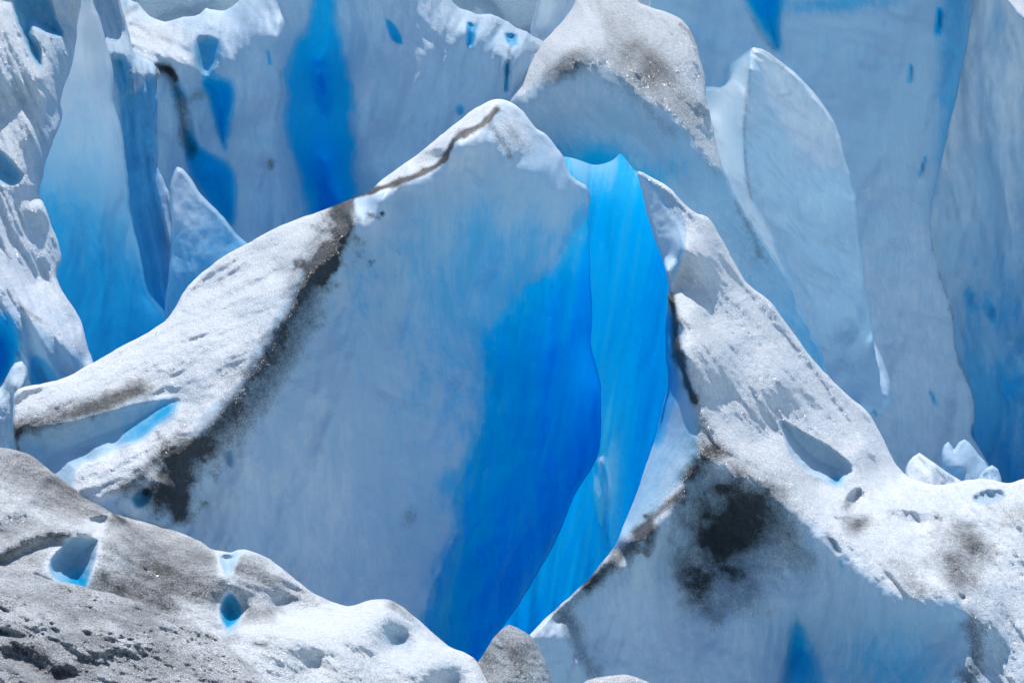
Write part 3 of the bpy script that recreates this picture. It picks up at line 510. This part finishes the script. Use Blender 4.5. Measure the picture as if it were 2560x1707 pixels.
body('ice_ridge', 'right ridge with bright combed snow slope and dirt blackened hollow in front', 'ice ridge',
  [(1595,428),(1632,446),(1670,468),(1700,497),(1722,520),(1745,535),(1770,543),(1800,590),(1838,658),(1868,708),(1920,748),(1960,800),(2005,862),(2060,930),(2120,988),(2168,1030),(2200,1080),(2230,1140),(2256,1180),(2300,1203),(2350,1212),(2420,1200),(2460,1195),(2520,1208),(2560,1196),(2660,1190),(2660,1800),(1260,1800),(1290,1650),(1320,1590),(1400,1512),(1450,1468),(1490,1425),(1530,1375),(1560,1310),(1592,1230),(1620,1150),(1642,1080),(1668,960),(1664,880),(1664,800),(1672,720),(1658,655),(1636,595),(1616,530),(1602,470)],
  ctl=[(1760,1200,38.6),(1800,1320,39.1),(1700,1400,38.2),(1890,1500,37.3),(1600,1500,36.9),(1450,1600,36.1),(1600,1700,36.5),(1850,1650,37.2),(2000,1620,38.2),(1990,1430,37.9),(2150,1600,36.7),(2250,1650,36.1),(2350,1600,35.5),(1900,1330,38.4),(1400,1750,35.5),(1750,1500,38),
       (2300,1350,38.2),(2450,1400,37.6),(2560,1300,39),(2560,1500,36.6),(2500,1650,34.9),(2600,1700,34.5),(2640,1400,38),(2150,1260,39.8),(2050,1210,40.4),(1900,1100,40.4),(1950,950,42),(1850,900,41.9),(1850,1060,40.2),(2000,1040,42),(2150,1130,42),(1780,800,42.4),(1800,1000,40.2),(1750,650,43.1),(2250,1240,40.6),(2450,1260,40)],
  lines=[[(1606,470,45.0),(1620,530,44.6),(1640,595,44.2),(1660,655,43.8)],[(1600,432,45),(1690,497,44.6),(1770,547,44.8),(1840,662,44.8),(1960,804,44.6),(2120,992,44),(2230,1143,43.4),(2256,1184,42.9),(2350,1215,41.5),(2450,1203,41.6),(2560,1200,41),(2650,1196,40.6)],
         [(1712,630,43),(1676,674,42.2),(1668,740,41.7),(1690,800,41.3),(1690,872,40.8),(1720,962,40),(1744,1040,39.3),(1742,1100,38.8),(1745,1140,38.4),(1720,1187,38),(1680,1243,37.6),(1620,1293,37.2),(1560,1352,36.8),(1520,1392,36.5),(1450,1472,36),(1400,1514,35.7),(1325,1592,35.1)],
         [(1700,645,43.4),(1682,722,43.4),(1670,795,43.3),(1668,880,43.2),(1672,955,42.9),(1646,1080,42.2),(1624,1150,41.5),(1597,1230,40.6),(1566,1308,39.6),(1535,1372,38.6)],
         CR,[(1580,1380,36.7),(1620,1440,36.9),(1650,1500,37.4)],[(1390,1530,35.6),(1430,1600,35.5),(1480,1690,35.6)],[(1560,1400,36.9),(1450,1500,36.3),(1400,1540,36)]],
  dep=[fl(52,480,34,.24,poly(LS,1,60),seed=141,octv=5,gain=.45),fl(55,80,12,.08,poly(LS,1,40),seed=142,octv=4),bowl(HOL,1.5,26),bowl([(2112,1250),(2128,1228),(2155,1218),(2162,1240),(2150,1265),(2135,1283),(2118,1280)],.9,16),
       bowl([(2060,1270),(2090,1290),(2130,1292),(2128,1310),(2115,1330),(2090,1305)],.4,12),bowl([(2215,1275),(2270,1275),(2350,1290),(2370,1305),(2300,1330),(2240,1325)],.5,26),
       bowl([(2430,1245),(2460,1225),(2505,1225),(2515,1240),(2490,1258),(2450,1262)],.5,14),fl(95,260,70,.2,poly(FR,1,60),seed=143,octv=5),fl(40,60,20,.22,blob(2420,1380,150,110,30,1),seed=144,octv=5),
       fl(70,90,18,.16,blob(1770,1350,90,120,0,1),seed=145,octv=5),bowl([(2065,1340),(2085,1345),(2105,1380),(2098,1390),(2080,1372)],.2,8),
       bowl([(1990,1555),(1980,1500),(2010,1600),(1975,1720),(1955,1790),(1945,1700)],.5,20),line([(1830,1140),(1900,1180),(1970,1205)],7,.1),bowl([(2395,1488),(2415,1484),(2420,1500),(2405,1505)],.3,8),
       bowl([(1595,1360),(1620,1372),(1632,1385),(1615,1392),(1600,1380)],.35,8)],
  dirt=[line([(1676,740),(1688,800),(1692,870),(1718,955),(1735,1000)],11,1.0,.9),blob(1755,1060,22,70,-8,.25,.6),line([(1720,1190),(1745,1150),(1780,1130)],24,.5,.7),blob(1780,1120,60,18,15,.35,.8),
        line([(1690,1240),(1640,1285),(1600,1330)],14,.6,.8),line([(1640,1320),(1620,1380)],16,.45,.9),line([(1600,1340),(1530,1410),(1470,1460)],24,.72,.6),line([(1480,1450),(1420,1510)],16,.3,.7),line([(1390,1530),(1430,1580),(1460,1640),(1500,1720)],22,.4,.9),line([(1420,1530),(1450,1570)],20,.3),
        poly([(1745,1150),(1850,1190),(1960,1270),(2040,1350),(2060,1440),(1980,1470),(1900,1440),(1860,1520),(1790,1560),(1730,1480),(1680,1340),(1660,1270)],.16,80,24),blob(1800,1330,40,120,50,.22,.9),
        blob(1850,1350,66,44,-50,.62,.9),blob(1840,1260,80,90,20,.42,.8),blob(1770,1400,60,120,20,.35,.9),blob(1740,1480,30,100,-30,.4,.9),blob(1920,1290,90,80,30,.36,.9),blob(1870,1500,60,80,0,.24,.9),blob(1980,1390,50,40,20,.22,.9),blob(1730,1240,40,80,20,.2,.9),
        blob(2400,1390,90,70,50,.42,.9),blob(2440,1360,60,28,40,.5,.8),blob(2400,1450,60,40,30,.36,.9),blob(2145,1315,40,20,-30,.6,.9),blob(2140,1300,30,14,0,.3,.9),blob(2250,1420,70,30,35,.28,.8),line([(2430,1560),(2440,1640),(2415,1720)],26,.5,.9),blob(2560,1280,70,40,0,.3,.9),blob(2120,1262,22,22,0,.3),
        line([(2070,1340),(2095,1385)],10,.3),blob(2300,1470,70,16,10,.25,.9)],
  ice=[const(.04),poly([(1590,430),(1640,470),(1690,560),(1705,640),(1670,700),(1630,600),(1600,500)],.16,16),poly([(1698,640),(1676,720),(1664,800),(1664,880),(1668,960),(1642,1080),(1592,1230),(1530,1375),(1620,1290),(1720,1185),(1745,1140),(1742,1040),(1690,872),(1690,800),(1668,740)],.24,14),line([(1664,800),(1668,960),(1635,1090)],20,.3),
       poly(FR,.08,20),blob(2220,1680,220,130,0,.24),blob(2000,1640,30,100,0,.2),poly([(1990,1560),(1975,1620),(1950,1790),(2080,1790),(2050,1680),(2010,1600)],.25,40,10),poly(HOL,.14,12),blob(2090,1200,20,16,0,.2),poly([(1600,430),(1640,480),(1690,560),(1700,640),(1712,625),(1715,560),(1690,500)],.2,10),  # HOL stamp paints the hollow's shade as bluer ice
       bowl([(2065,1340),(2085,1345),(2105,1380),(2098,1390),(2080,1372)],.1,8),blob(2105,1410,9,18,-10,.2),blob(1590,1560,120,110,0,-.04),blob(2250,1560,150,60,0,.04),poly([(2430,1245),(2460,1225),(2505,1225),(2515,1240),(2490,1258),(2450,1262)],.15,8)],  # negative blob paints a pale glow low on the front face
  rough=[poly(LS,.6,24),const(-.2),blob(1830,1300,150,150,0,.45),poly(HOL,-.4,10),line([(1720,1190),(1560,1360),(1400,1520)],30,.4)],
  step=4, T=4, Tl=160, R=9, bend=.35, seed=15, mat=M_FACE, c=20, rim_rag=2.2,
  parts=[('ice_face',FR,None,'shaded front of the ridge with a black dirt patch'),('blue_hollow',HOL,None,None),
         ('inner_wall',[(1698,640),(1674,680),(1660,720),(1650,800),(1650,880),(1655,960),(1630,1080),(1580,1230),(1510,1380),(1530,1382),(1620,1290),(1680,1240),(1720,1185),(1743,1140),(1740,1040),(1718,965),(1688,872),(1688,800),(1666,740),(1675,675),(1710,635)],None,'shaded wall dropping into the crevasse')], main='snow_slope')

# ------------------------------------------------------------------ shards behind the right ridge
body('ice_shard', 'snowy rounded shard directly at the foot of the right ridge slope', 'ice shard',
  [(2262,1185),(2268,1160),(2282,1142),(2298,1132),(2315,1142),(2340,1160),(2375,1185),(2410,1210),(2400,1260),(2280,1260)],
  ctl=[(2270,1180,43.6),(2298,1138,43.9),(2380,1195,43.4),(2320,1180,42.8),(2330,1240,42)], dep=[fl(60,60,14,.16,seed=151)], ice=[const(.06)], rough=[const(.2)], step=3, T=.8, R=8, mat=M_SNOW, seed=16, group='small ice shards at the foot of the right slope')
body('ice_shard', 'thin twin pointed translucent shard in front of the pale back wall', 'ice shard',
  [(2350,1230),(2355,1180),(2354,1135),(2360,1112),(2370,1103),(2382,1118),(2386,1126),(2396,1106),(2412,1098),(2424,1106),(2445,1135),(2470,1165),(2490,1210),(2480,1260),(2360,1260)],
  ctl=[(2365,1110,49.6),(2410,1105,49.9),(2386,1130,49.3),(2400,1180,48.8),(2440,1160,49.3),(2360,1200,49),(2470,1230,48.6)], lines=[[(2384,1125,49.1),(2400,1165,48.7),(2420,1200,48.5)]], ice=[const(.2)], rough=[const(0)], step=3, T=.5, R=8, mat=M_THIN, seed=17, group='small ice shards at the foot of the right slope')
body('ice_shard', 'smallest fluted shard on the crest near the right edge', 'ice shard',
  [(2438,1215),(2448,1190),(2465,1170),(2480,1162),(2494,1172),(2503,1190),(2506,1215),(2500,1250),(2445,1250)],
  ctl=[(2450,1195,44.6),(2480,1166,44.8),(2500,1200,44.5),(2475,1220,44)], dep=[fl(75,60,9,.1,seed=171)], ice=[const(.15)], rough=[const(0)], step=3, T=.5, R=7, mat=M_THIN, seed=18, group='small ice shards at the foot of the right slope')

# ------------------------------------------------------------------ foreground
H1=[(122,1412),(150,1370),(185,1345),(215,1347),(243,1350),(240,1390),(228,1425),(212,1470),(200,1476),(160,1462),(135,1445)]
H2=[(550,1530),(560,1495),(575,1482),(592,1500),(605,1530),(590,1555),(568,1570),(555,1550)]
H3=[(545,1388),(575,1385),(605,1378),(592,1400),(575,1440),(560,1430),(550,1410)]
body('snow_mound', 'dirty grey snow mound in the left foreground pitted with blue melt holes', 'snow mound',
  [(-60,1108),(0,1118),(30,1122),(80,1140),(128,1178),(200,1230),(262,1270),(285,1284),(360,1302),(432,1325),(462,1336),(500,1352),(525,1370),(560,1378),(578,1380),(600,1372),(640,1380),(675,1398),(712,1425),(760,1465),(800,1490),(840,1506),(870,1514),(905,1505),(940,1498),(980,1500),(1010,1520),(1050,1552),(1092,1590),(1130,1618),(1165,1632),(1192,1652),(1212,1690),(1235,1740),(1250,1850),(-60,1850)],
  ctl=[(0,1250,34.2),(100,1250,34.6),(300,1380,32.8),(500,1450,32),(0,1400,31.8),(200,1500,31),(400,1550,30.6),(350,1330,34),(680,1440,33.2),(700,1530,32.9),(770,1530,32.9),(600,1500,32.5),(600,1548,32.3),(850,1560,31.3),(650,1590,30),(990,1545,32.3),(1000,1612,32.2),(1000,1645,30.9),(1130,1655,31.3),(1130,1715,31.2),(800,1650,29.6),(700,1700,28.6),(950,1720,29.4),(1100,1680,30.6),(1180,1720,30.4),(200,1700,28),(500,1700,28),(0,1600,29),(1050,1800,29),(700,1830,27.5)],
  lines=[[(-50,1112,36.8),(30,1126,36.6),(128,1182,36),(262,1273,35.3),(432,1328,35),(525,1373,34.5),(600,1376,34.6),(675,1402,34.4),(760,1468,34),(870,1517,33.4),(980,1504,33.6),(1092,1594,32.8),(1192,1656,31.8),(1235,1745,31)],
         [(575,1395,33.4),(640,1420,33.5),(700,1470,33.1)],[(535,1580,30.4),(620,1568,30.4),(700,1562,30.3),(770,1590,29.8),(830,1660,29.2)],[(905,1515,32.6),(960,1520,32.4),(1010,1570,32),(1060,1620,31.4)],
         [(0,1345,32.6),(100,1340,32.9),(200,1335,33)]],
  dep=[fl(22,300,34,.14,seed=161,octv=4,gain=.4),fl(25,60,16,.05,seed=162,octv=3),bowl(H1,1.2,24),bowl(H2,.9,16),bowl(H3,.7,14),bowl([(215,1300),(240,1290),(272,1288),(270,1312),(255,1335),(235,1342),(222,1325)],.5,12),
       blob(990,1590,40,34,30,.35),fl(48,150,22,.16,blob(900,1660,190,60,30,1),seed=163),
       line([(170,1480),(110,1450),(90,1440)],8,.2),line([(0,1390),(120,1345),(180,1338)],8,-.1),blob(475,1350,30,10,30,.2),line([(0,1372),(90,1332),(170,1322),(215,1328)],16,-.35),line([(0,1410),(100,1368),(150,1352)],14,.3),blob(690,1480,80,50,40,.45),blob(430,1450,110,50,25,.3),line([(262,1278),(290,1330),(300,1400),(270,1500)],26,-.4),line([(120,1180),(60,1260),(0,1290)],22,-.25)],
  dirt=[const(.35),fl(20,300,60,.50,seed=164,octv=5),fl(-18,200,26,.18,seed=165,octv=5),blob(320,1480,110,40,15,.3,.8),blob(400,1440,170,70,15,.16,.8),blob(330,1500,110,30,20,.3,.9),blob(670,1460,70,30,45,.3,.9),blob(60,1320,160,50,-5,.15,.9),line([(0,1390),(100,1345),(180,1336)],7,.3,.8),line([(285,1286),(310,1302)],5,.4),
        poly([(600,1580),(760,1540),(900,1500),(980,1500),(1250,1750),(600,1850)],-.34,60),poly(H1,-.6,30),poly(H2,-.6,22),poly(H3,-.6,18),line(H1+H1[:1],12,-.3),line(H2+H2[:1],12,-.3),line([(545,1388),(560,1440),(580,1450)],14,-.35),line([(860,1600),(920,1540),(980,1515)],14,.2,.9),line([(640,1608),(665,1612)],5,.5,.7),line([(980,1510),(1092,1600),(1130,1625)],10,.18,.8),
        poly([(215,1300),(240,1290),(272,1288),(270,1312),(255,1335),(235,1342),(222,1325)],-.4,20),line([(560,1370),(650,1382),(700,1420)],9,-.2),line([(540,1580),(640,1572),(760,1590)],12,-.25)],
  ice=[const(.03),poly(H1,.24,10),blob(195,1455,36,30,0,.35),poly(H2,.38,8),blob(575,1555,20,26,0,.28),poly(H3,.22,14),blob(990,1590,50,34,30,.14),blob(1130,1690,40,40,0,.1)],  # last two blobs paint the shade of pockets as bluer ice
  rough=[const(.45),poly(H1,-.8,10),poly(H2,-.8,8),poly(H3,-.7,10)], step=4, T=3, Tl=120, R=8, bend=.3, seed=19, mat=M_SNOW, c=34, rim_rag=2,
  parts=[('melt_hole',H1,M_FACE,'largest melt hole with a deep blue floor'),('melt_hole',H2,M_FACE,'leaf shaped blue melt hole'),('melt_hole',H3,M_FACE,'pale shallow melt hole')], main='snow_slope')
body('snow_mound', 'nearest coarse gritty snow slope in the bottom left corner', 'snow mound',
  [(-80,1400),(0,1412),(60,1425),(125,1448),(200,1462),(300,1490),(350,1505),(420,1535),(480,1555),(540,1590),(600,1640),(660,1690),(720,1740),(760,1900),(-80,1900)],
  ctl=[(0,1480,25.2),(100,1520,24.8),(300,1560,24.8),(0,1600,23.6),(200,1620,23.6),(400,1640,24),(0,1700,22.5),(300,1750,22.4),(600,1760,23.2),(0,1850,21)],
  lines=[[(-70,1405,27),(60,1428,26.8),(200,1466,26.5),(350,1508,26.2),(480,1558,25.8),(600,1643,25.2),(720,1745,24.6)]],
  dep=[fl(20,260,60,.3,seed=186,octv=3),fl(16,90,26,.20,seed=181,octv=5,gain=.6),fl(40,26,14,.10,seed=182,octv=3),bowl([(-60,1560),(20,1570),(70,1590),(60,1600),(0,1590)],.5,12),blob(60,1650,90,24,10,.35,.8),blob(150,1690,70,20,10,.3,.8)],
  dirt=[const(.24),fl(15,120,34,.34,seed=183,octv=5),blob(100,1650,150,50,5,.2,.9),blob(150,1680,60,22,0,.2,.9)], ice=[const(.02)], rough=[const(.75)], step=3.5, T=3, Tl=120, R=7, bend=.2, seed=20, mat=M_GRIT, rim_rag=4)
body('ice_block', 'small dirty pyramid of ice at the bottom centre below the blue crevasse', 'ice block',
  [(1188,1665),(1205,1640),(1232,1598),(1255,1572),(1272,1560),(1292,1568),(1325,1588),(1348,1618),(1362,1650),(1374,1680),(1384,1720),(1390,1850),(1180,1850)],
  ctl=[(1195,1660,32.9),(1272,1566,33.4),(1350,1620,33),(1380,1700,32.6),(1270,1640,32.2),(1230,1700,31.4),(1330,1690,32),(1280,1800,31),(1200,1790,31),(1370,1800,31.4)], lines=[[(1272,1570,33.2),(1290,1620,32.4),(1310,1680,31.8),(1330,1760,31.4)]],
  dep=[fl(35,60,16,.12,seed=191,octv=5)], dirt=[const(.38),blob(1290,1640,50,24,60,.3,.9),blob(1230,1660,30,30,0,.1),blob(1340,1690,30,40,0,-.15)], ice=[const(.08)], rough=[const(.5)], step=3.5, T=1.5, R=8, bend=.25, seed=21, mat=M_SNOW)
body('snow_mound', 'low rounded snow hump cut by the bottom edge in front of the right ridge', 'snow mound',
  [(1420,1760),(1455,1708),(1480,1696),(1520,1688),(1570,1686),(1605,1698),(1640,1720),(1670,1850),(1400,1850)],
  ctl=[(1460,1712,31.8),(1540,1690,32.2),(1620,1712,31.8),(1540,1720,31.2),(1540,1820,30.2),(1450,1820,30.2),(1640,1820,30.4)], dep=[fl(10,60,20,.1,seed=201)], dirt=[const(.22)], rough=[const(.5)], ice=[const(.03)], step=4, T=1.5, R=8, seed=22, mat=M_SNOW)
print('objects', len(bpy.data.objects), 'verts', sum(len(m.vertices) for m in bpy.data.meshes))
